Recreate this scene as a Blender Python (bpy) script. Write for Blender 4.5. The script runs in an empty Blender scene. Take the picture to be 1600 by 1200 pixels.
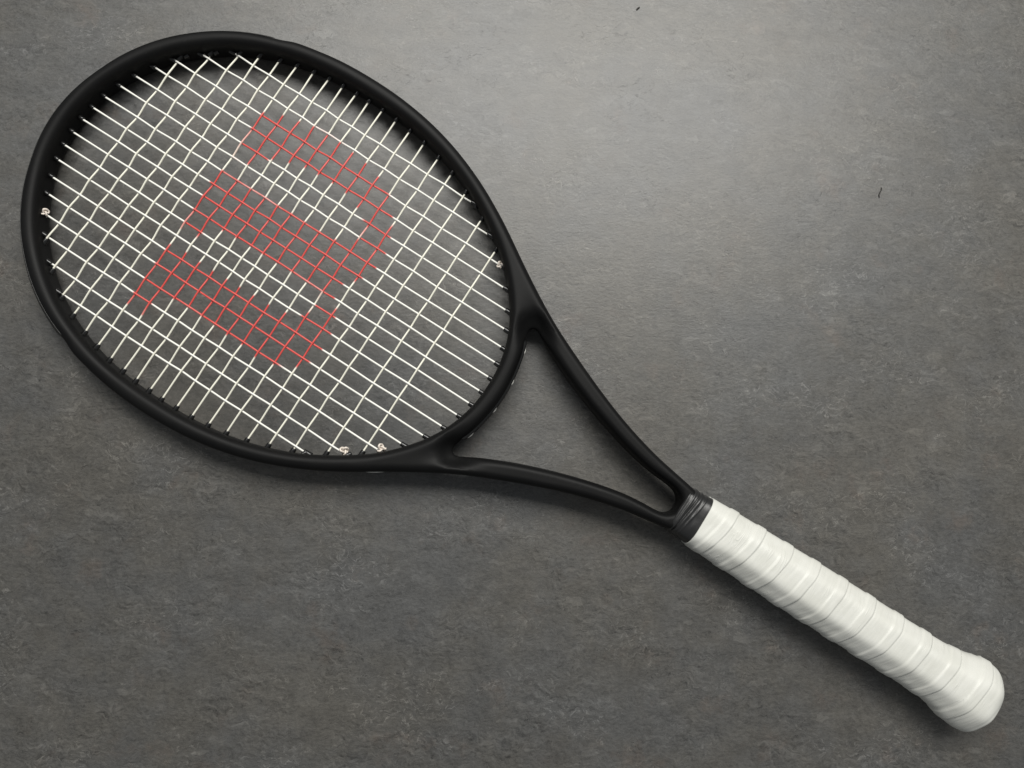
import bpy, bmesh, math, random
import numpy as np
from mathutils import Vector, Matrix, Euler
from mathutils.geometry import delaunay_2d_cdt

random.seed(7); rng = np.random.default_rng(7)
MM = 0.001
scene = bpy.context.scene
col = scene.collection

# ------------------------------------------------------------------ placement of the racket on the floor
# racket coordinates (millimetres): x from the head tip to the butt, y across, z up from the middle of the beam
TILT = math.radians(0.80)                 # the butt is thicker than the head, so the racket leans a little
YAW = -0.56735
RACKET = (Matrix.Translation((-0.290, 0.150, 0.0106)) @ Matrix.Rotation(YAW, 4, 'Z') @ Matrix.Rotation(-TILT, 4, 'Y'))

# ------------------------------------------------------------------ camera (hand-held phone, almost straight down)
cam_d = bpy.data.cameras.new('camera'); cam = bpy.data.objects.new('camera', cam_d); col.objects.link(cam)
cam_local = Matrix.Translation((0.35966, -0.03996, 0.47550)) @ Euler((0.10895, -0.02184, 0.56735), 'XYZ').to_matrix().to_4x4()
cam.matrix_world = RACKET @ cam_local
cam_d.sensor_width = 36.0; cam_d.lens = 36.0 * 1202 / 1600
cam_d.clip_start = 0.01; cam_d.clip_end = 50
scene.camera = cam

# ------------------------------------------------------------------ light
world = bpy.data.worlds.new('World'); scene.world = world; world.use_nodes = True
bg = world.node_tree.nodes['Background']
bg.inputs[0].default_value = (0.93, 0.97, 1.0, 1); bg.inputs[1].default_value = 0.20

def area(name, loc, target, sx, sy, power, color):
    d = bpy.data.lights.new(name, 'AREA'); d.shape = 'RECTANGLE'; d.size = sx; d.size_y = sy
    d.energy = power; d.color = color
    o = bpy.data.objects.new(name, d); col.objects.link(o)
    o.location = loc
    o.rotation_euler = (Vector(target) - Vector(loc)).to_track_quat('-Z', 'Y').to_euler()
    return o
area('window_light', (0.17, 0.98, 1.58), (0.0, 0.0, 0.0), 1.70, 0.88, 49, (1.0, 0.985, 0.94))

scene.view_settings.view_transform = 'Standard'; scene.view_settings.look = 'None'
scene.view_settings.exposure = 0.0; scene.view_settings.gamma = 1.0
scene.view_settings.use_curve_mapping = False

# ------------------------------------------------------------------ material helpers
def new_mat(name):
    m = bpy.data.materials.new(name); m.use_nodes = True
    return m, m.node_tree.nodes, m.node_tree.links, m.node_tree.nodes['Principled BSDF']
class N:
    def __init__(s, nt): s.nt = nt; s.n = nt.nodes; s.l = nt.links
    def add(s, t, **kw):
        n = s.n.new(t)
        for k, v in kw.items(): setattr(n, k, v)
        return n
    def link(s, a, b): s.l.new(a, b)
    def val(s, sock, v):
        if hasattr(v, 'is_output'): s.l.new(v, sock)
        else: sock.default_value = v
    def math(s, op, a, b=None, c=None, clamp=False):
        n = s.add('ShaderNodeMath', operation=op, use_clamp=clamp)
        s.val(n.inputs[0], a)
        if b is not None: s.val(n.inputs[1], b)
        if c is not None: s.val(n.inputs[2], c)
        return n.outputs[0]
    def noise(s, vec, scale, detail=3, rough=0.5, dist=0.0, col=False):
        n = s.add('ShaderNodeTexNoise'); s.link(vec, n.inputs['Vector'])
        n.inputs['Scale'].default_value = scale; n.inputs['Detail'].default_value = detail
        n.inputs['Roughness'].default_value = rough; n.inputs['Distortion'].default_value = dist
        return n.outputs['Color' if col else 'Fac']
    def mapr(s, v, a, b, c=0.0, d=1.0, smooth=True):
        n = s.add('ShaderNodeMapRange', interpolation_type='SMOOTHSTEP' if smooth else 'LINEAR')
        s.val(n.inputs[0], v)
        for i, x in enumerate((a, b, c, d)): n.inputs[1 + i].default_value = x
        return n.outputs[0]
    def mix(s, f, a, b, mode='MIX'):
        n = s.add('ShaderNodeMix', data_type='RGBA', blend_type=mode)
        s.val(n.inputs[0], f); s.val(n.inputs[6], a); s.val(n.inputs[7], b)
        return n.outputs[2]
    def mapping(s, vec, scale=(1, 1, 1), rot=(0, 0, 0), loc=(0, 0, 0)):
        n = s.add('ShaderNodeMapping'); s.link(vec, n.inputs[0])
        n.inputs['Scale'].default_value = scale; n.inputs['Rotation'].default_value = rot; n.inputs['Location'].default_value = loc
        return n.outputs[0]
    def coords(s): return s.add('ShaderNodeTexCoord').outputs['Object']
    def bump(s, h, dist, strength=1.0, normal=None):
        n = s.add('ShaderNodeBump'); n.inputs['Strength'].default_value = strength; n.inputs['Distance'].default_value = dist
        s.link(h, n.inputs['Height'])
        if normal is not None: s.link(normal, n.inputs['Normal'])
        return n.outputs[0]

def mat_floor():
    m, n, l, b = new_mat('marbled_linoleum'); g = N(m.node_tree)
    co = g.coords()
    # warp so that the flakes curl
    w = g.noise(co, 70, 3, 0.6, col=True)
    wv = g.add('ShaderNodeVectorMath', operation='MULTIPLY_ADD'); g.link(w, wv.inputs[0])
    wv.inputs[1].default_value = (0.016, 0.014, 0); g.link(co, wv.inputs[2])
    st = g.mapping(wv.outputs[0], (0.62, 1.0, 1.0))
    fine = g.noise(g.mapping(co, (0.55, 1, 1)), 560, 5, 0.72)
    grain = g.noise(co, 2100, 2, 0.6)
    mid = g.noise(st, 105, 6, 0.66)
    big = g.noise(co, 5.0, 4, 0.6)
    def patch(loc, scale, a, b): return g.mapr(g.noise(g.mapping(co, (0.75, 1, 1), loc=loc), scale, 4, 0.65), a, b)
    def veins(loc, scale, wid):
        n_ = g.noise(g.mapping(st, (1, 1, 1), loc=loc), scale, 4, 0.62, 0.6)
        return g.mapr(g.math('ABSOLUTE', g.math('SUBTRACT', n_, 0.5)), 0.0, wid, 1.0, 0.0)
    brk = g.mapr(g.noise(g.mapping(st, loc=(6, 1, 4)), 330, 3, 0.6), 0.42, 0.60)
    vein = g.math('MULTIPLY', g.math('MULTIPLY', veins((0, 0, 0), 200, 0.034), brk), patch((3.1, 1.7, 0), 26, 0.44, 0.66))
    # little flakes, light and shade of their edges put into the colour: difference of the same noise at two places
    sc = g.mapping(wv.outputs[0], (0.62, 1.0, 1.0))
    def emboss(loc, scale, off):
        a_ = g.noise(g.mapping(sc, loc=loc), scale, 5, 0.68, 0.4)
        b_ = g.noise(g.mapping(sc, loc=(loc[0] + off[0], loc[1] + off[1], loc[2])), scale, 5, 0.68, 0.4)
        return g.math('SUBTRACT', a_, b_)
    crk = g.math('MULTIPLY', emboss((1, 2, 3), 190, (0.0005, 0.0009)), g.math('MULTIPLY_ADD', patch((7.1, 3.3, 0), 30, 0.42, 0.66), 0.85, 0.15))
    crk2 = emboss((8, 5, 2), 480, (0.0002, 0.0004))
    dvein = g.math('MULTIPLY', g.math('MULTIPLY', veins((5.3, 0.4, 2), 150, 0.024), brk), patch((9, 2, 1), 24, 0.42, 0.66))
    fl = g.add('ShaderNodeTexVoronoi', feature='F1'); g.link(g.mapping(st, (0.7, 1.2, 1)), fl.inputs['Vector']); fl.inputs['Scale'].default_value = 260
    fleck = g.math('MULTIPLY', g.mapr(fl.outputs['Color'], 0.70, 0.95), patch((4, 9, 2), 40, 0.42, 0.62))
    hue = g.mapr(g.noise(g.mapping(co, loc=(1, 7, 3)), 8, 6, 0.68), 0.35, 0.65)
    hue2 = g.mapr(g.noise(g.mapping(co, loc=(4, 2, 8)), 30, 4, 0.65), 0.56, 0.74)
    base = g.mix(hue, (0.0800, 0.0800, 0.0790, 1), (0.0860, 0.0810, 0.0720, 1))
    base = g.mix(g.math('MULTIPLY', hue2, 0.5), base, (0.100, 0.081, 0.068, 1))
    v = g.math('MULTIPLY_ADD', g.math('SUBTRACT', mid, 0.5), 0.95, 0.95)
    v = g.math('MULTIPLY_ADD', g.math('SUBTRACT', fine, 0.5), 1.1, v)
    v = g.math('MULTIPLY_ADD', g.math('SUBTRACT', grain, 0.5), 0.9, v)
    v = g.math('MULTIPLY_ADD', g.math('SUBTRACT', big, 0.5), 0.50, v)
    v = g.math('MULTIPLY_ADD', vein, 1.0, v)
    v = g.math('MULTIPLY_ADD', crk, 2.2, v)
    v = g.math('MULTIPLY_ADD', crk2, 1.0, v)
    v = g.math('MULTIPLY_ADD', fleck, 0.38, v)
    v = g.math('MULTIPLY_ADD', dvein, -0.42, v)
    vc = g.add('ShaderNodeCombineColor'); [g.link(v, vc.inputs[i]) for i in range(3)]
    c = g.mix(1.0, base, vc.outputs[0], 'MULTIPLY')
    l.new(c, b.inputs['Base Color'])
    l.new(g.math('MULTIPLY_ADD', fine, 0.12, 0.33), b.inputs['Roughness'])
    b.inputs['Specular IOR Level'].default_value = 0.55
    h = g.math('ADD', g.math('MULTIPLY', fine, 0.5), g.math('MULTIPLY', mid, 0.15))
    h = g.math('MULTIPLY_ADD', dvein, -0.12, h); h = g.math('MULTIPLY_ADD', vein, 0.10, h)
    l.new(g.bump(h, 0.0005, 0.5), b.inputs['Normal'])
    return m

def mat_black(name, base, rough, bumpd=0.00006, scale=900, spec=0.4, var=0.15, scuff=0.0):
    m, n, l, b = new_mat(name); g = N(m.node_tree)
    co = g.coords()
    f = g.noise(co, scale, 3, 0.6); s = g.noise(co, 35, 4, 0.6)
    c = g.mix(g.mapr(s, 0.35, 0.7), (base, base, base * 1.03, 1), (base * (1 + var * 2), base * (1 + var * 2), base * (1 + var * 2), 1))
    if scuff:                                                      # rubbed spots and short scratches
        sc = g.math('MULTIPLY', g.mapr(g.noise(g.mapping(co, (1, 0.35, 1), rot=(0, 0, 0.5)), 420, 4, 0.7, 0.6), 0.60, 0.72), g.mapr(g.noise(co, 40, 3, 0.6), 0.48, 0.66))
        c = g.mix(g.math('MULTIPLY', sc, scuff), c, (0.13, 0.13, 0.125, 1))
    l.new(c, b.inputs['Base Color'])
    l.new(g.math('MULTIPLY_ADD', s, var, rough - var / 2), b.inputs['Roughness'])
    b.inputs['Specular IOR Level'].default_value = spec
    l.new(g.bump(f, bumpd, 0.5), b.inputs['Normal'])
    return m

def mat_string(name, wa, wb):
    m, n, l, b = new_mat(name); g = N(m.node_tree)
    at = g.add('ShaderNodeAttribute', attribute_name='paint').outputs['Fac']
    co = g.coords()
    f = g.noise(co, 260, 3, 0.6)
    soft = g.noise(co, 90, 3, 0.6)
    white = g.mix(f, wa, wb)
    red = g.mix(f, (0.62, 0.055, 0.050, 1), (0.74, 0.115, 0.095, 1))
    # thin paint: breaks up where it is faint
    k = g.mapr(g.math('ADD', at, g.math('MULTIPLY', g.math('SUBTRACT', soft, 0.5), 0.55)), 0.10, 0.85)
    l.new(g.mix(k, white, red), b.inputs['Base Color'])
    b.inputs['Roughness'].default_value = 0.38
    b.inputs['Subsurface Weight'].default_value = 0.0
    return m

def mat_grip():
    m, n, l, b = new_mat('white_overgrip_tape'); g = N(m.node_tree)
    co = g.coords()
    f = g.noise(co, 1100, 4, 0.7)
    # creases that follow the winding direction of the tape
    wc = g.mapping(co, (1.0, 0.16, 0.16), rot=(0, 0, -0.19))
    wr = g.noise(wc, 330, 4, 0.65, 0.5)
    cre = g.mapr(g.math('ABSOLUTE', g.math('SUBTRACT', g.noise(g.mapping(wc, loc=(0.3, 1, 0)), 120, 3, 0.6, 0.8), 0.5)), 0.0, 0.03, 1.0, 0.0)
    cre = g.math('MULTIPLY', cre, g.mapr(g.noise(co, 45, 3, 0.6), 0.48, 0.66))
    s = g.noise(co, 60, 4, 0.65)
    c = g.mix(g.mapr(s, 0.3, 0.7), (0.655, 0.655, 0.605, 1), (0.70, 0.70, 0.655, 1))
    c = g.mix(g.math('MULTIPLY', g.mapr(f, 0.5, 0.75), 0.25), c, (0.60, 0.60, 0.555, 1))
    l.new(c, b.inputs['Base Color'])
    l.new(g.math('MULTIPLY_ADD', s, 0.24, 0.31), b.inputs['Roughness'])
    b.inputs['Specular IOR Level'].default_value = 0.45
    h = g.math('ADD', g.math('MULTIPLY', wr, 0.22), g.math('MULTIPLY', f, 0.16))
    h = g.math('MULTIPLY_ADD', cre, 0.40, h)
    l.new(g.bump(h, 0.0008, 0.42), b.inputs['Normal'])
    return m

def mat_plain(name, c, rough):
    m, n, l, b = new_mat(name); g = N(m.node_tree)
    f = g.noise(g.coords(), 500, 3, 0.6)
    l.new(g.mix(f, tuple(x * 0.85 for x in c) + (1,), tuple(min(1, x * 1.1) for x in c) + (1,)), b.inputs['Base Color'])
    b.inputs['Roughness'].default_value = rough
    return m

M = dict(floor=mat_floor(),
         frame=mat_black('matte_black_paint', 0.0045, 0.52, spec=0.16, scuff=0.07),
         bumper=mat_black('black_nylon', 0.006, 0.34, spec=0.4, scale=500, scuff=0.55),
         gloss=mat_black('glossy_black_nylon', 0.008, 0.22, spec=0.5, bumpd=0.00002),
         rubber=mat_black('black_rubber', 0.016, 0.34, spec=0.5, scale=700),
         string=mat_string('main_string_gut', (0.86, 0.855, 0.79, 1), (0.92, 0.91, 0.86, 1)), cross=mat_string('cross_string_gut', (0.82, 0.80, 0.68, 1), (0.88, 0.86, 0.75, 1)), grip=mat_grip(),
         knot=mat_plain('knotted_string', (0.78, 0.70, 0.62), 0.4),
         fluff=mat_plain('dark_fibre', (0.035, 0.033, 0.03), 0.8))

# ------------------------------------------------------------------ mesh helpers
def mesh_obj(name, V, F, mat, parent=None, smooth=True, scale=MM):
    me = bpy.data.meshes.new(name)
    me.from_pydata((np.asarray(V, float) * scale).tolist(), [], F if isinstance(F, list) else F.tolist())
    me.update()
    if smooth:
        bm = bmesh.new(); bm.from_mesh(me); bmesh.ops.recalc_face_normals(bm, faces=bm.faces); bm.to_mesh(me); bm.free()
    if smooth: me.polygons.foreach_set('use_smooth', [True] * len(me.polygons))
    me.materials.append(mat)
    o = bpy.data.objects.new(name, me); col.objects.link(o)
    if parent: o.parent = parent
    return o

def grid_faces(n, m, close_m=True, close_n=False, off=0):
    F = []
    for i in range(n if close_n else n - 1):
        for j in range(m if close_m else m - 1):
            a = off + i * m + j; b = off + i * m + (j + 1) % m
            c = off + ((i + 1) % n) * m + (j + 1) % m; d = off + ((i + 1) % n) * m + j
            F.append((a, b, c, d))
    return F

def tube(P, r, k=8, cap=True):
    P = np.asarray(P, float); n = len(P)
    T = np.gradient(P, axis=0); T /= np.linalg.norm(T, axis=1)[:, None]
    up = np.array([0, 0, 1.0])
    if abs(T[0] @ up) > 0.9: up = np.array([0, 1.0, 0])
    A = up - (T @ up)[:, None] * T
    if np.min(np.linalg.norm(A, axis=1)) < 0.2:                   # parallel transport
        a = up - (T[0] @ up) * T[0]; a /= np.linalg.norm(a); L = [a]
        for i in range(1, n):
            a = a - (a @ T[i]) * T[i]; a /= np.linalg.norm(a); L.append(a)
        A = np.array(L)
    A /= np.linalg.norm(A, axis=1)[:, None]
    B = np.cross(T, A)
    r = np.broadcast_to(np.asarray(r, float), (n,))
    ph = np.arange(k) * 2 * np.pi / k
    V = (P[:, None] + r[:, None, None] * (np.cos(ph)[None, :, None] * A[:, None] + np.sin(ph)[None, :, None] * B[:, None])).reshape(-1, 3)
    F = grid_faces(n, k)
    if cap:
        F.append(tuple(range(k))[::-1]); F.append(tuple((n - 1) * k + i for i in range(k)))
    return V, F

def catmull(P, per=14, closed=False):
    P = np.asarray(P, float); out = []; n = len(P)
    rngi = range(n if closed else n - 1)
    for i in rngi:
        if closed: p0, p1, p2, p3 = P[(i - 1) % n], P[i], P[(i + 1) % n], P[(i + 2) % n]
        else: p0, p1, p2, p3 = P[max(i - 1, 0)], P[i], P[i + 1], P[min(i + 2, n - 1)]
        t0 = 0; t1 = np.linalg.norm(p1 - p0) ** .5 + t0 if not np.allclose(p0, p1) else 1e-3
        if np.allclose(p0, p1): p0 = p1 - (p2 - p1); t1 = np.linalg.norm(p1 - p0) ** .5
        t2 = t1 + np.linalg.norm(p2 - p1) ** .5
        if np.allclose(p2, p3): p3 = p2 + (p2 - p1)
        t3 = t2 + np.linalg.norm(p3 - p2) ** .5
        for t in np.linspace(t1, t2, per, endpoint=False):
            A1 = (t1 - t) / (t1 - t0) * p0 + (t - t0) / (t1 - t0) * p1
            A2 = (t2 - t) / (t2 - t1) * p1 + (t - t1) / (t2 - t1) * p2
            A3 = (t3 - t) / (t3 - t2) * p2 + (t - t2) / (t3 - t2) * p3
            B1 = (t2 - t) / (t2 - t0) * A1 + (t - t0) / (t2 - t0) * A2
            B2 = (t3 - t) / (t3 - t1) * A2 + (t - t1) / (t3 - t1) * A3
            out.append((t2 - t) / (t2 - t1) * B1 + (t - t1) / (t2 - t1) * B2)
    if not closed: out.append(P[-1])
    return np.array(out)
def resample(P, step, closed=True):
    Q = np.vstack([P, P[:1]]) if closed else P
    s = np.concatenate([[0], np.cumsum(np.linalg.norm(np.diff(Q, axis=0), axis=1))])
    n = max(8, int(round(s[-1] / step)))
    t = np.linspace(0, s[-1], n, endpoint=not closed)
    return np.stack([np.interp(t, s, Q[:, i]) for i in range(Q.shape[1])], 1)
def smooth_loop(P, it):
    for _ in range(it): P = 0.25 * np.roll(P, 1, 0) + 0.5 * P + 0.25 * np.roll(P, -1, 0)
    return P
def normals2(P):                                                  # outward for a counter-clockwise loop
    T = np.roll(P, -1, 0) - np.roll(P, 1, 0); T /= np.linalg.norm(T, axis=1)[:, None]
    return np.stack([T[:, 1], -T[:, 0]], 1)
def ccw(P):
    a = 0.5 * np.sum(P[:, 0] * np.roll(P[:, 1], -1) - np.roll(P[:, 0], -1) * P[:, 1])
    return P if a > 0 else P[::-1]
def mirror_loop(half):                                            # half: from the tip (y = 0) over +y to the far end (y = 0)
    h = np.array(half, float)
    m = h[1:-1][::-1] * [1, -1]
    return ccw(np.vstack([h, m]))
def sstep(a, b, x):
    t = np.clip((np.asarray(x, float) - a) / (b - a), 0, 1); return t * t * (3 - 2 * t)

# ------------------------------------------------------------------ floor
def build_floor():
    s = 1.6
    V = [(-s, -s, 0), (s, -s, 0), (s, s, 0), (-s, s, 0)]
    o = mesh_obj('floor', V, [(0, 1, 2, 3)], M['floor'], smooth=False, scale=1.0)
    o['kind'] = 'structure'
    o['label'] = 'dark grey marbled linoleum floor with fine pale flakes'
build_floor()

# ------------------------------------------------------------------ racket
racket = bpy.data.objects.new('tennis_racket', None); col.objects.link(racket)
racket.matrix_world = RACKET
racket.empty_display_size = 0.05
racket['label'] = 'matte black tennis racket with cream strings, red stencilled mark and white wrapped handle'
racket['category'] = 'racket'

OUT = [(4.2, 0), (4.7, 10), (6.6, 22), (9.6, 32.6), (17, 52), (27, 69), (38, 82.3), (55, 97.4), (73, 108.6), (90, 115.7), (102, 119),
       (117, 122.2), (137, 125.3), (162, 126.4), (186, 125.3), (209, 121.8), (232, 115.6), (256, 106), (276, 95.6), (288, 88.4), (302, 79.4),
       (321, 67.6), (343, 55.2), (362, 46.4), (387, 35.8), (411, 27), (437, 19.9), (459, 16), (467, 14.7), (474, 13.0), (479, 12.0), (481, 9), (481, 0)]
outer = resample(catmull(mirror_loop(OUT), 14, True), 1.6)
outer = smooth_loop(outer, 10)
nrm = normals2(outer)
base_outer = outer - nrm * (1.7 * sstep(106, 96, outer[:, 0]))[:, None]
base_outer = smooth_loop(base_outer, 6)
# head opening: the outer line moved in by the width of the beam, closed by the bridge
HOLE = [(17.3, 0), (17.8, 10), (19.6, 22), (22.6, 32), (29.6, 47.6), (38.5, 62), (48.5, 73.8), (64, 87.2), (80.5, 97.6), (97, 104.6),
        (117, 110.3), (137, 113.3), (162, 114.4), (186, 113.5), (206, 110.8), (223, 106.9), (238, 102), (254, 95.6), (272, 86.3), (289, 75),
        (302, 63), (314, 48.3), (322.3, 33), (327.3, 16), (328.6, 0)]
THROAT = [(339.6, 0), (338.6, 13.5), (336, 27), (332.8, 37.5), (331.4, 42), (331.9, 45.6), (334.8, 46.6), (339, 44.8), (347, 40.4), (360, 34.2), (372, 29.1), (395, 20.9),
          (419, 14), (436, 10.5), (447, 9.3), (455, 8.8), (461, 7.3), (464.6, 4.2), (465.8, 0)]
hole = smooth_loop(resample(catmull(mirror_loop(HOLE), 14, True), 1.6), 8)
hole = hole + normals2(hole) * (1.3 * sstep(285, 235, hole[:, 0]))[:, None]
throat = smooth_loop(resample(catmull(mirror_loop(THROAT), 14, True), 1.1), 3)

HB = 10.4                                                         # half the height of the beam
CV, CP = 6.2, 2.15                                                # roundness of the crown
def crown(d, x=0.0):
    cr = 4.9 - 1.0 * sstep(325, 405, x)                           # the arms are narrower
    t = np.clip(1 - np.asarray(d, float) / cr, 0, 1)
    return HB - CV + CV * (1 - t ** CP) ** (1 / CP)
def web(P):
    """how near a point is to the corners of the throat, where the beam rolls off more gently"""
    P = np.asarray(P, float)
    return np.exp(-(((P[:, 0] - 332) / 13) ** 2 + ((np.abs(P[:, 1]) - 47) / 12) ** 2))
def loop_dist(P, loop):
    A = loop; D = np.roll(loop, -1, 0) - A; out = np.empty(len(P))
    for k in range(0, len(P), 2000):
        q = P[k:k + 2000, None] - A[None]
        t = np.clip((q * D[None]).sum(-1) / (D * D).sum(-1)[None], 0, 1)
        out[k:k + 2000] = np.sqrt(((q - t[..., None] * D[None]) ** 2).sum(-1)).min(1)
    return out
def hollow(P):
    """the web between bridge and arm sinks towards the corner of the throat"""
    P = np.asarray(P, float)
    far = np.exp(-(((P[:, 0] - 335) / 13) ** 2 + ((np.abs(P[:, 1]) - 46.5) / 12) ** 2)); out = np.zeros(len(P)); k = far > 0.01
    m = np.minimum(loop_dist(P[k], base_outer), loop_dist(P[k], hole))
    out[k] = 2.0 * sstep(3.6, 9.5, m) * np.minimum(1, far[k] * 1.25)
    return out
def inside(poly, p):
    x, y = poly[:, 0], poly[:, 1]; x2, y2 = np.roll(x, -1), np.roll(y, -1)
    cr = ((y > p[1]) != (y2 > p[1])) & (p[0] < (x2 - x) * (p[1] - y) / (y2 - y + 1e-12) + x)
    return cr.sum() % 2 == 1
def build_frame():
    rings = [0.0, 0.06, 0.22, 0.5, 0.95, 1.55, 2.3, 3.1]
    loops = ((base_outer, -1, False), (hole, 1, True), (throat, 1, True))
    V = []; F = []; caps = []; crest = []
    for loop, sgn, flip in loops:
        nn = normals2(loop); n = len(loop); off = len(V)
        prof = [(i, -1) for i in rings[::-1]] + [(0, -0.5), (0, 0.5)] + [(i, 1) for i in rings]
        for i, sg in prof:
            q = loop + nn * (sgn * i)
            zz = crown(i * (1 - 0.70 * web(q)), q[:, 0]) * sg if loop is throat else crown(np.full(n, float(i)), q[:, 0]) * sg
            zz = zz - sg * hollow(q) * np.maximum(np.abs(zz) - 4.2, 0) / (HB - 4.2)
            if loop is throat: zz = zz - sg * 3.7 * np.minimum(1, 1.2 * web(q)) * sstep(13, 0, i)
            V += [(a, b, c) for (a, b), c in zip(q, zz)]
        f = grid_faces(len(prof), n, True, False, off)
        F += [t[::-1] for t in f] if not flip else f
        caps.append((off, off + (len(prof) - 1) * n, n))
        for d in (3.7, 4.2, 4.6, 5.1, 5.6, 6.3, 7.2, 8.2, 9.4, 10.8): crest.append(np.column_stack([loop + nn * (sgn * d), np.full(n, d)]))
    V = np.array(V)
    inner = [V[c[1]:c[1] + c[2], :2].copy() for c in caps]
    C = np.vstack(crest)
    dl = [loop_dist(C[:, :2], l) for l, _, _ in loops]
    dist = np.min(dl, axis=0)
    keep = dist > C[:, 2] - 0.04
    wb = 1 - 0.70 * web(C[:, :2])
    ds = [dl[0], dl[1], dl[2] * wb]
    dist = np.min(ds, axis=0)
    C = C[keep]; dist = dist[keep]
    # thin out points that crowd each other along the middle of the beam
    sel = []; cell = {}
    for k in np.argsort(-dist):
        p = C[k, :2]; key = (int(p[0] // 0.7), int(p[1] // 0.7))
        if any(np.hypot(*(p - q)) < 0.55 for a in (-1, 0, 1) for b in (-1, 0, 1) for q in cell.get((key[0] + a, key[1] + b), ())): continue
        cell.setdefault(key, []).append(p); sel.append(k)
    C = C[sel]; cz = crown(dist[sel], C[:, 0]); cz = cz - hollow(C[:, :2]) * (cz - 4.2) / (HB - 4.2) - 3.7 * np.minimum(1, 1.2 * web(C[:, :2])) * sstep(13, 0, loop_dist(C[:, :2], throat))
    for which in (0, 1):
        base = len(V)
        V = np.vstack([V, np.column_stack([C[:, :2], cz * (1 if which else -1)])])
        vs = []; es = []; idx = []
        for c in caps:
            s0 = c[which]; k0 = len(vs)
            vs += [Vector(V[s0 + i][:2]) for i in range(c[2])]; idx += [s0 + i for i in range(c[2])]
            es += [(k0 + i, k0 + (i + 1) % c[2]) for i in range(c[2])]
        vs += [Vector(p) for p in C[:, :2]]; idx += [base + i for i in range(len(C))]
        r = delaunay_2d_cdt(vs, es, [], 0, 1e-6)
        m = [idx[o[0]] if o else None for o in r[3]]
        for f in r[2]:
            if any(m[i] is None for i in f): continue
            c = sum((V[m[i]][:2] for i in f), np.zeros(2)) / len(f)
            if inside(inner[0], c) and not inside(inner[1], c) and not inside(inner[2], c):
                t = tuple(m[i] for i in f)
                F.append(t if which == 1 else t[::-1])
    return mesh_obj('frame', V, F, M['frame'], racket)
frame = build_frame()

# bumper guard round the head tip
def build_bumper():
    n = len(base_outer); nn = normals2(base_outer)
    sel = [i for i in range(n) if base_outer[i, 0] < 101]
    # order along the loop starting at one end
    start = next(i for i in range(n) if base_outer[i, 0] < 101 and base_outer[i - 1, 0] >= 101)
    idx = [(start + k) % n for k in range(len(sel))]
    L = base_outer[idx]; NN = nn[idx]; m = len(idx)
    s = np.minimum(np.arange(m), np.arange(m)[::-1]) * 1.6
    amp = sstep(0, 12, s)
    prof = [(-1.75, crown(1.75) - 0.3), (-1.7, crown(1.7) + 0.30), (-1.35, crown(1.35) + 0.50), (-0.8, crown(0.8) + 0.30), (0.0, 6.5), (0.75, 5.7), (1.35, 4.6), (1.7, 3.2), (1.75, 1.6), (1.45, 1.2), (1.45, 0)]
    prof = prof + [(a, -b) for a, b in prof[:-1][::-1]]
    V = []
    for d, z in prof:
        low = -0.6
        dd = np.where(amp > 0, low + (d - low) * amp, low) if d > low else d + 0 * amp
        zz = z - np.sign(z) * (1 - amp) * 0.9
        q = L + NN * dd[:, None]
        V += [(a, b, c) for (a, b), c in zip(q, zz)]
    F = grid_faces(len(prof), m, False)
    F = [f[::-1] for f in F]
    F.append(tuple(i * m for i in range(len(prof)))); F.append(tuple(i * m + m - 1 for i in range(len(prof)))[::-1])
    o = mesh_obj('bumper_guard', V, F, M['bumper'], racket)
    return o
build_bumper()

# ------------------------------------------------------------------ strings
MAIN_Y = [94.1, 82.0, 69.2, 58.3, 46.8, 36.15, 25.1, 15.0, 5.1]
MAIN_Y = MAIN_Y + [-a for a in MAIN_Y[::-1]]
CROSS_X = [46.0, 60.8, 76.1, 88.2, 100.7, 112.1, 123.5, 134.3, 144.5, 154.8, 164.3, 174.8, 185.8, 197.3, 209.3, 222.4, 235.3, 249.6, 267.8, 286.0]
SKEW_M = [-0.1, 0.3, 0, .35, .15, 0, -.6, -.3, -.35, -.25, 0, 0, -.25, .4, .3, -.3, -.1, .5]
SKEW_C = [.5, .15, .6, .25, -.25, -.15, -.4, -.1, 0, -.5, -.2, 0, 0, -.1, .15, 0, -.1, .3, -.25, .2]

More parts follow.
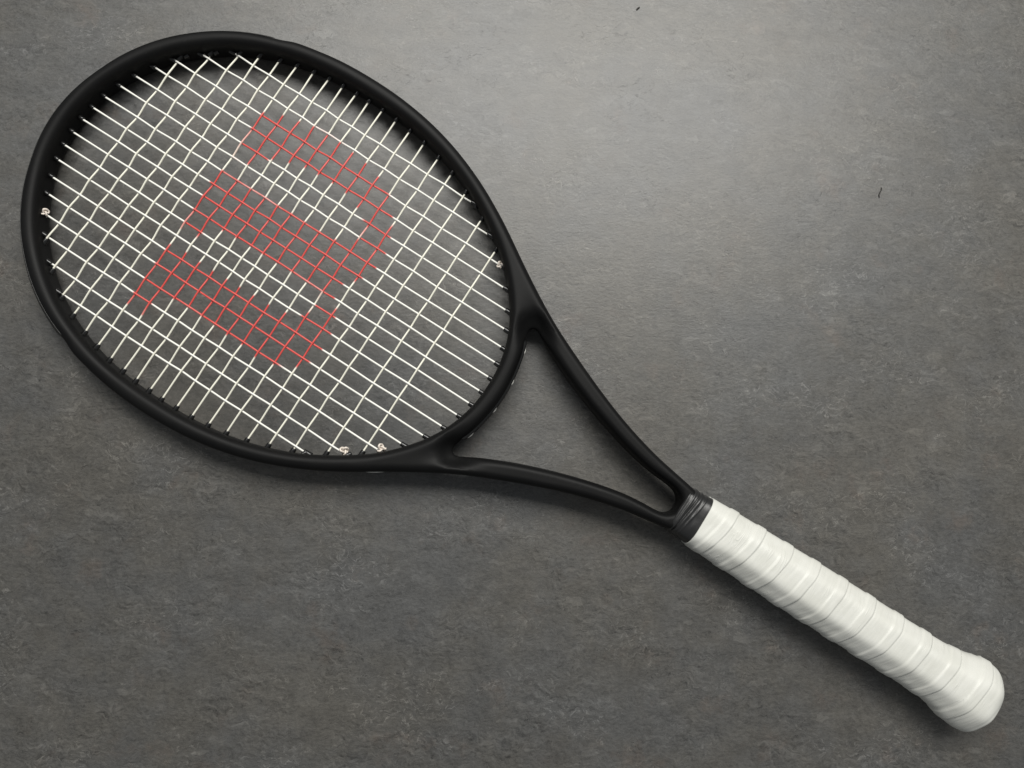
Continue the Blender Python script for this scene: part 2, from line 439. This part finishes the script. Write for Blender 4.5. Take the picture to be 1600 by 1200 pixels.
# the red stencilled letter W, in racket coordinates
PAINT = np.array([(111.2, 70.3), (123.4, 76.2), (134.7, 78.9), (144.3, 80.7), (154.7, 81.0), (165.1, 80.9), (176.7, 79.9), (187.0, 78.3), (197.8, 75.2), (209.9, 69.0), (219.5, 58.3),
    (225.3, 46.5), (229.1, 34.7), (228.8, 24.9), (224.7, 13.7), (217, 5.0), (218.1, -5.2), (222.5, -10.5), (225.9, -16.8), (228.8, -25.3), (229.6, -35.5), (228.0, -46.0),
    (223.8, -52.5), (216.8, -56.9), (208, -60), (197.0, -62), (185.7, -60.2), (175.2, -59.8), (164.8, -59.3), (154.3, -58.8), (144.2, -58.6), (134.3, -59.2), (124.6, -60.4),
    (124.3, -67.5), (123.4, -77.8), (111.8, -77.1), (111.6, -68.0), (111.5, -56.4), (111.8, -45.2), (111.9, -32.2), (122.8, -31.1), (133.7, -31.4), (143.7, -31.6),
    (154.1, -31.4), (165.0, -31.2), (175.6, -31.1), (185.7, -30.4), (197.0, -29.4), (205.8, -26.0), (209.8, -20.7), (211.0, -14.6), (209.5, -5.3), (197.5, -5.3), (186.2, -5.6),
    (176.9, -5.4), (165.2, -5.8), (154.7, -5.6), (143.5, -6.2), (134.9, -6.4), (125.8, -13.3), (122.8, -20.0), (112.1, -19.7), (111.6, -4.7), (110.8, 5.0), (110.4, 15.3), (111.6, 25.2),
    (123.9, 25.2), (134.4, 25.2), (144.3, 25.2), (153.8, 25.2), (165.9, 25.5), (176.9, 25.4), (186.4, 25.6), (197.0, 26.2), (204.7, 26.8), (209.9, 35.1), (209.3, 44.2),
    (199.7, 50.4), (188.1, 55.0), (177.3, 56.6), (166.1, 56.2), (154.4, 55.3), (144.4, 52.7), (135.2, 49.2), (128.0, 44.5), (124.0, 37.4), (112.8, 37.2), (112.0, 48.3), (112.0, 57.7)])
def paint_at(P):
    """signed distance to the stencil, turned into 0..1 cover with a soft edge"""
    A = PAINT; B = np.roll(PAINT, -1, 0)
    d = B - A; out = []
    q = P[:, None, :] - A[None]
    t = np.clip((q * d[None]).sum(-1) / (d * d).sum(-1)[None], 0, 1)
    dist = np.linalg.norm(q - t[..., None] * d[None], axis=-1).min(1)
    x, y = A[:, 0], A[:, 1]; x2, y2 = B[:, 0], B[:, 1]
    cr = ((y[None] > P[:, 1:2]) != (y2[None] > P[:, 1:2])) & (P[:, 0:1] < (x2 - x)[None] * (P[:, 1:2] - y[None]) / (y2 - y + 1e-9)[None] + x[None])
    ins = cr.sum(1) % 2 == 1
    sd = np.where(ins, dist, -dist)
    return sstep(-2.2, 1.6, sd)

def hits(loop, axis, c):
    """where the line (coordinate `axis` = c) cuts the loop: smallest and largest value of the other coordinate"""
    a = loop; b = np.roll(loop, -1, 0)
    m = (a[:, axis] - c) * (b[:, axis] - c) <= 0
    t = (c - a[m, axis]) / (b[m, axis] - a[m, axis] + 1e-12)
    v = a[m, 1 - axis] + t * (b[m, 1 - axis] - a[m, 1 - axis])
    return v.min(), v.max()

AMP = 0.56; SR = 0.60
def set_paint(o, val):
    at = o.data.attributes.new('paint', 'FLOAT', 'POINT'); at.data.foreach_set('value', np.asarray(val, np.float32))

def build_string(name, kind, i):
    if kind == 'main':
        c = MAIN_Y[i]; lo, hi = hits(hole, 1, c); knots = CROSS_X; skew = SKEW_M[i]
    else:
        c = CROSS_X[i]; lo, hi = hits(hole, 0, c); knots = MAIN_Y[::-1]; skew = SKEW_C[i]
    lo -= 3.0; hi += 3.0
    if (kind, i) in (('main', 14),): lo += 1.0
    kn = [k for k in knots if lo + 2.5 < k < hi - 2.5]
    ids = [knots.index(k) for k in kn]
    t = np.arange(lo, hi + 0.01, 1.0); t[-1] = hi
    # over / under
    zk = []
    for j in ids:
        if kind == 'main': s = 1 if (i + j) % 2 == 0 else -1
        else: s = -1 if ((len(MAIN_Y) - 1 - j) + i) % 2 == 0 else 1
        zk.append(s * AMP)
    xs = [lo] + kn + [hi]; zs = [0] + zk + [0]
    z = np.zeros_like(t)
    for a, b, za, zb in zip(xs[:-1], xs[1:], zs[:-1], zs[1:]):
        m = (t >= a) & (t <= b); u = (t[m] - a) / (b - a)
        z[m] = za + (zb - za) * (0.5 - 0.5 * np.cos(np.pi * u))
    # small sideways drift at the crossings, as strings settle in play
    amp = 0.14 if kind == 'main' else 0.17
    ln = rng.normal(0, 1, len(xs)) * amp; ln[0] = ln[-1] = 0
    if kind == 'cross': ln *= (0.55 + 0.8 * float(sstep(190, 90, c)))
    lat = np.interp(t, xs, ln)
    ker = np.array([1, 2, 3, 4, 4, 4, 3, 2, 1]) / 24.0
    lat = np.convolve(np.pad(lat, 4, 'edge'), ker, 'valid')
    sk = skew * (0.5 - (t - lo) / (hi - lo)) * (1 if kind == 'main' else -1)
    if kind == 'main': P = np.stack([t, c + lat + sk, z], 1)
    else: P = np.stack([c + lat + sk, t, z], 1)
    V, F = tube(P, SR, 8)
    o = mesh_obj(name, V, F, M['string' if kind == 'main' else 'cross'], racket)
    cover = paint_at(P[:, :2])
    cover = np.repeat(cover, 8)
    # the pad only wets the upper sides
    ang = np.tile(np.cos(np.arange(8) * 2 * np.pi / 8), len(P))
    cover = cover * sstep(-0.95, -0.2, ang) * (1.0 if kind == 'main' else 1.0)
    set_paint(o, cover)
    return P
for i in range(18): build_string('main_string', 'main', i)
for i in range(20): build_string('cross_string', 'cross', i)

# ------------------------------------------------------------------ grommets: one little sleeve per string end, open at the mouth
def grommet_mesh():
    k = 12; ph = np.arange(k) * 2 * np.pi / k
    rings = [(-1.5, 1.85), (0.2, 1.72), (2.3, 1.55), (2.65, 1.45), (2.75, 1.25), (2.65, 0.86), (0.8, 0.78)]
    V = [(x, r * math.cos(p), r * math.sin(p)) for x, r in rings for p in ph]
    F = [f[::-1] for f in grid_faces(len(rings), k)]
    me = bpy.data.meshes.new('grommet'); me.from_pydata((np.array(V) * MM).tolist(), [], F); me.update()
    me.polygons.foreach_set('use_smooth', [True] * len(me.polygons)); me.materials.append(M['gloss'])
    return me
gme = grommet_mesh()
def grommet(x, y, ang, s=1.0):
    o = bpy.data.objects.new('grommet', gme); col.objects.link(o); o.parent = racket
    o.location = (x * MM, y * MM, random.uniform(-0.25, 0.25) * MM); o.rotation_euler = (random.uniform(-0.6, 0.6), 0, ang); o.scale = (s * random.uniform(0.9, 1.12), random.uniform(0.95, 1.05), 1)
for i, y in enumerate(MAIN_Y):
    lo, hi = hits(hole, 1, y)
    grommet(lo, y, 0); grommet(hi, y, math.pi, 1.15)
for i, x in enumerate(CROSS_X):
    lo, hi = hits(hole, 0, x)
    grommet(x, lo, math.pi / 2); grommet(x, hi, -math.pi / 2)
# spare sleeves beside the tie-off holes
for (x, side) in ((256.5, -1), (259.5, 1), (279.5, -1), (276.0, 1), (63.5, 1), (49.0, 1)):
    lo, hi = hits(hole, 0, x)
    grommet(x, lo if side < 0 else hi, -side * math.pi / 2 + (0.5 if side > 0 else -0.5) * (1 if x > 150 else -1), 0.8)

# ------------------------------------------------------------------ tie-off knots
def knot(x, y, ang, seed, size=1.0, tail=3.0):
    r = np.random.default_rng(seed)
    t = np.linspace(0, 2 * np.pi, 90)
    K = np.stack([np.sin(t) + 2 * np.sin(2 * t), np.cos(t) - 2 * np.cos(2 * t), -1.35 * np.sin(3 * t)], 1)
    K *= np.array([0.62, 0.62, 0.8]) * size
    a = r.uniform(0, 6.28); c, s = math.cos(a), math.sin(a)
    K = K @ np.array([[c, -s, 0], [s, c, 0], [0, 0, 1]]).T
    tl = np.linspace(0, 1, 9)[1:, None]
    d = np.array([math.cos(ang), math.sin(ang), 0.55]); d2 = K[-1] - K[-4]; d2 /= np.linalg.norm(d2)
    T = K[-1] + d2 * tl * 0.8 + d * tl ** 2 * tail
    P = np.vstack([K, T]) + np.array([x, y, 0.7])
    V, F = tube(P, 0.66 + 0.05 * np.sin(np.arange(len(P))), 8)
    mesh_obj('knot', V, F, M['knot'], racket)
knot(35.4, -57.6, 3.6, 1, 1.25, 3.0)
knot(293.6, 69.2, -1.4, 2, 1.1, 2.4)
knot(276.0, -80.6, 0.6, 3, 1.35, 1.8)
knot(294.2, -67.3, 0.75, 4, 1.3, 3.8)

# ------------------------------------------------------------------ grommet strip on the outside of the bridge, and string loops outside the frame
def build_strip():
    sel = throat[(throat[:, 0] < 341) & (np.abs(throat[:, 1]) < 39) & (throat[:, 0] < 341)]
    sel = sel[np.argsort(sel[:, 1])]; sel = resample(sel, 1.0, False)
    T = np.gradient(sel, axis=0); T /= np.linalg.norm(T, axis=1)[:, None]; NN = np.stack([T[:, 1], -T[:, 0]], 1)
    if NN[len(NN) // 2, 0] < 0: NN = -NN
    m = len(sel); s = np.minimum(np.arange(m), np.arange(m)[::-1]); amp = sstep(0, 5, s)
    prof = [(-0.5, 4.9), (0.9, 4.6), (1.35, 4.1), (1.35, 2.2), (0.9, 1.9), (0.9, -1.9), (1.35, -2.2), (1.35, -4.1), (0.9, -4.6), (-0.5, -4.9)]
    V = [(q[0] + n[0] * (d * a - (1 - a) * 0.3), q[1] + n[1] * (d * a - (1 - a) * 0.3), z) for d, z in prof for q, n, a in zip(sel, NN, amp)]
    F = grid_faces(len(prof), m, False)
    mesh_obj('grommet_strip', V, F, M['gloss'], racket)
    return sel, NN
strip_line, strip_n = build_strip()
def string_loop(line, NN, t0, t1, out, z=0.0, key=1):
    m = (line[:, key] >= t0) & (line[:, key] <= t1); L = line[m]; NNN = NN[m]
    u = np.linspace(0, 1, len(L))
    P = np.column_stack([L + NNN * (-2.0 + (out + 2.0) * np.sin(np.pi * u) ** 0.45)[:, None], np.full(len(L), z)])
    V, F = tube(P, SR, 8)
    o = mesh_obj('string_loop', V, F, M['string'], racket); set_paint(o, np.zeros(len(V)))
for a, b in ((5.1, 15.0), (25.1, 36.15), (-15.0, -5.1), (-36.15, -25.1)):
    string_loop(strip_line, strip_n, a + 1.0, b - 1.0, 1.25, 0.2)
bo_n = normals2(base_outer)
for s in (1, -1):
    m = (base_outer[:, 1] * s > 40)
    string_loop(base_outer[m], bo_n[m], 290, 307, -0.2, 0.6, 0)

# ------------------------------------------------------------------ handle
def oct_radius(w, h, phi, soft=18, dg=0.985):
    """distance from the axis to a rounded octagon of half width w and half height h"""
    d = np.stack([np.abs(np.cos(phi)) / w, np.abs(np.sin(phi)) / h,
                  np.abs(np.cos(phi - np.pi / 4)) / (dg * (w + h) / 2), np.abs(np.cos(phi + np.pi / 4)) / (dg * (w + h) / 2)])
    return 1.0 / (d ** soft).sum(0) ** (1 / soft)
def vnoise(x, y, seed):
    r = np.random.default_rng(seed); G = r.uniform(-1, 1, (256, 256))
    xi = np.floor(x).astype(int); yi = np.floor(y).astype(int); fx = x - xi; fy = y - yi
    fx = fx * fx * (3 - 2 * fx); fy = fy * fy * (3 - 2 * fy)
    g = lambda a, b: G[a % 256, b % 256]
    return (g(xi, yi) * (1 - fx) + g(xi + 1, yi) * fx) * (1 - fy) + (g(xi, yi + 1) * (1 - fx) + g(xi + 1, yi + 1) * fx) * fy

def build_collar():
    xs = np.arange(466.3, 486, 0.30); k = 96; ph = np.arange(k) * 2 * np.pi / k
    X, PH = np.meshgrid(xs, ph, indexing='ij')
    w = np.interp(xs, [463.5, 468, 472, 476, 482, 486], [15.1, 15.25, 15.3, 15.3, 15.9, 15.9])
    h = np.interp(xs, [463.5, 468, 472, 476, 482, 486], [10.9, 11.3, 11.9, 12.4, 13.2, 13.4])
    R = oct_radius(w[:, None], h[:, None], PH, 10, 1.17)
    # stretched folds of the rubber band, running slightly askew
    xs2 = X + 1.6 * np.cos(PH) * -1.0
    def ridge(c, wd, a, sk=0.0): return a * np.exp(-((xs2 + sk * np.cos(PH) - c) / wd) ** 2)
    R = R + ridge(469.2, 0.7, 0.45, 0.5) + ridge(471.1, 0.35, -0.55, -0.3) + ridge(472.6, 0.7, 0.42, -0.4) + ridge(475.2, 0.55, 0.32, -0.9) + ridge(466.6, 0.5, 0.25, 1.3)
    R = R + 0.12 * vnoise(X * 0.5, PH * 3, 5)
    edge = sstep(466.3, 467.2, X); R = R * (0.95 + 0.05 * edge) * (1 - 0.12 * sstep(481.8, 483.0, X))
    V = np.stack([X, R * np.cos(PH), R * np.sin(PH)], -1).reshape(-1, 3)
    F = [f[::-1] for f in grid_faces(len(xs), k)]
    F.append(tuple(range(k)))
    mesh_obj('rubber_collar', V, F, M['rubber'], racket)
build_collar()

def build_grip():
    k = 160; ph = np.arange(k) * 2 * np.pi / k
    body = np.arange(481.6, 676.5, 0.42)
    a = np.linspace(0, 1, 22)[1:]
    tail = 676.5 + 9.0 * np.sin(a * np.pi / 2)
    xs = np.concatenate([[481.4, 481.4], body, tail]); shrink = np.concatenate([[1, 1], np.ones(len(body)), np.cos(a * np.pi / 2) ** 0.48])
    shrink = np.maximum(shrink, 0.0)
    w = np.interp(xs, [481, 500, 556, 610, 640, 650, 658, 665, 671, 676, 680, 692], [16.1, 17.0, 18.0, 17.7, 17.5, 18.0, 19.4, 21.6, 22.7, 22.6, 21.6, 20.4])
    h = np.interp(xs, [481, 500, 556, 610, 640, 650, 658, 665, 671, 676, 680, 692], [14.0, 14.8, 15.3, 15.2, 15.4, 15.9, 16.8, 17.8, 18.3, 18.4, 18.1, 17.6])
    w = np.convolve(np.pad(w, 8, 'edge'), np.ones(17) / 17, 'valid'); h = np.convolve(np.pad(h, 8, 'edge'), np.ones(17) / 17, 'valid')
    X, PH = np.meshgrid(xs, ph, indexing='ij')
    R = oct_radius(w[:, None], h[:, None], PH, np.interp(X, [640, 668], [14, 11]), np.interp(X, [481, 505], [1.15, 0.985]))
    PITCH = 19.3
    wob = 0.5 * vnoise(X * 0.03, PH * 1.3 + 9, 3)
    s = (X + wob - 501.0) / PITCH + PH / (2 * np.pi)
    fr = s - np.floor(s)
    band = 0.10 * fr + 0.52 * sstep(0.62, 0.70, fr)
    band = band * (1 - sstep(0.955, 0.998, fr)) - 0.07 * np.exp(-((fr - 0.004) / 0.022) ** 2) - 0.05 * np.exp(-((fr - 1.004) / 0.016) ** 2)
    # puckers where the tape is pulled round the corner: run along the seam direction
    u = s * PITCH; v = PH * 16
    puck = 0.20 * vnoise(u * 0.55 + 50, v * 0.10, 11) + 0.09 * vnoise(u * 1.3, v * 0.16 + 30, 12) + 0.14 * vnoise(u * 0.12, v * 0.2, 13)
    side = 0.35 + 0.65 * sstep(0.15, 0.85, (PH / np.pi) % 2 * 0.5 + 0.0) 
    R = R + (band + puck * side) * np.clip(shrink[:, None] * 1.2, 0, 1)
    R = R * shrink[:, None]
    R[0] -= 1.1; 
    V = np.stack([X, R * np.cos(PH), R * np.sin(PH)], -1).reshape(-1, 3)
    F = [f[::-1] for f in grid_faces(len(xs), k)]
    F.append(tuple(range(k)))
    o = mesh_obj('overgrip', V, F, M['grip'], racket)
    o['label'] = 'white overgrip tape wound in a spiral'
build_grip()

# ------------------------------------------------------------------ lint on the floor
def floor_at(lx, ly):
    """racket coordinates (mm) to the floor below"""
    p = RACKET @ Vector((lx * MM, ly * MM, -0.014)); return p.x, p.y
def lint(name, lx, ly, pts, r, label):
    x, y = floor_at(lx, ly)
    P = catmull(np.array(pts, float), 6)
    V, F = tube(P, r, 6)
    o = mesh_obj(name, V, F, M['fluff']); o.location = (x, y, 0)
    o['label'] = label; o['category'] = 'lint'; o['group'] = 'lint on the floor'
lint('fibre', 477.5, 253.3, [(1.2, 3.4, .3), (1.3, 1.6, .5), (0.2, -0.6, .35), (-0.5, -2.4, .35), (-0.3, -4.0, .3)], [0.12] * 3 + [0.34] * 22, 'short dark curved fibre lying on the floor right of the racket head')
lint('crumb', 274.1, 273.5, [(-0.9, -0.9, .4), (0, 0.1, .5), (1.0, 0.8, .35)], 0.5, 'tiny dark crumb on the floor near the top edge')
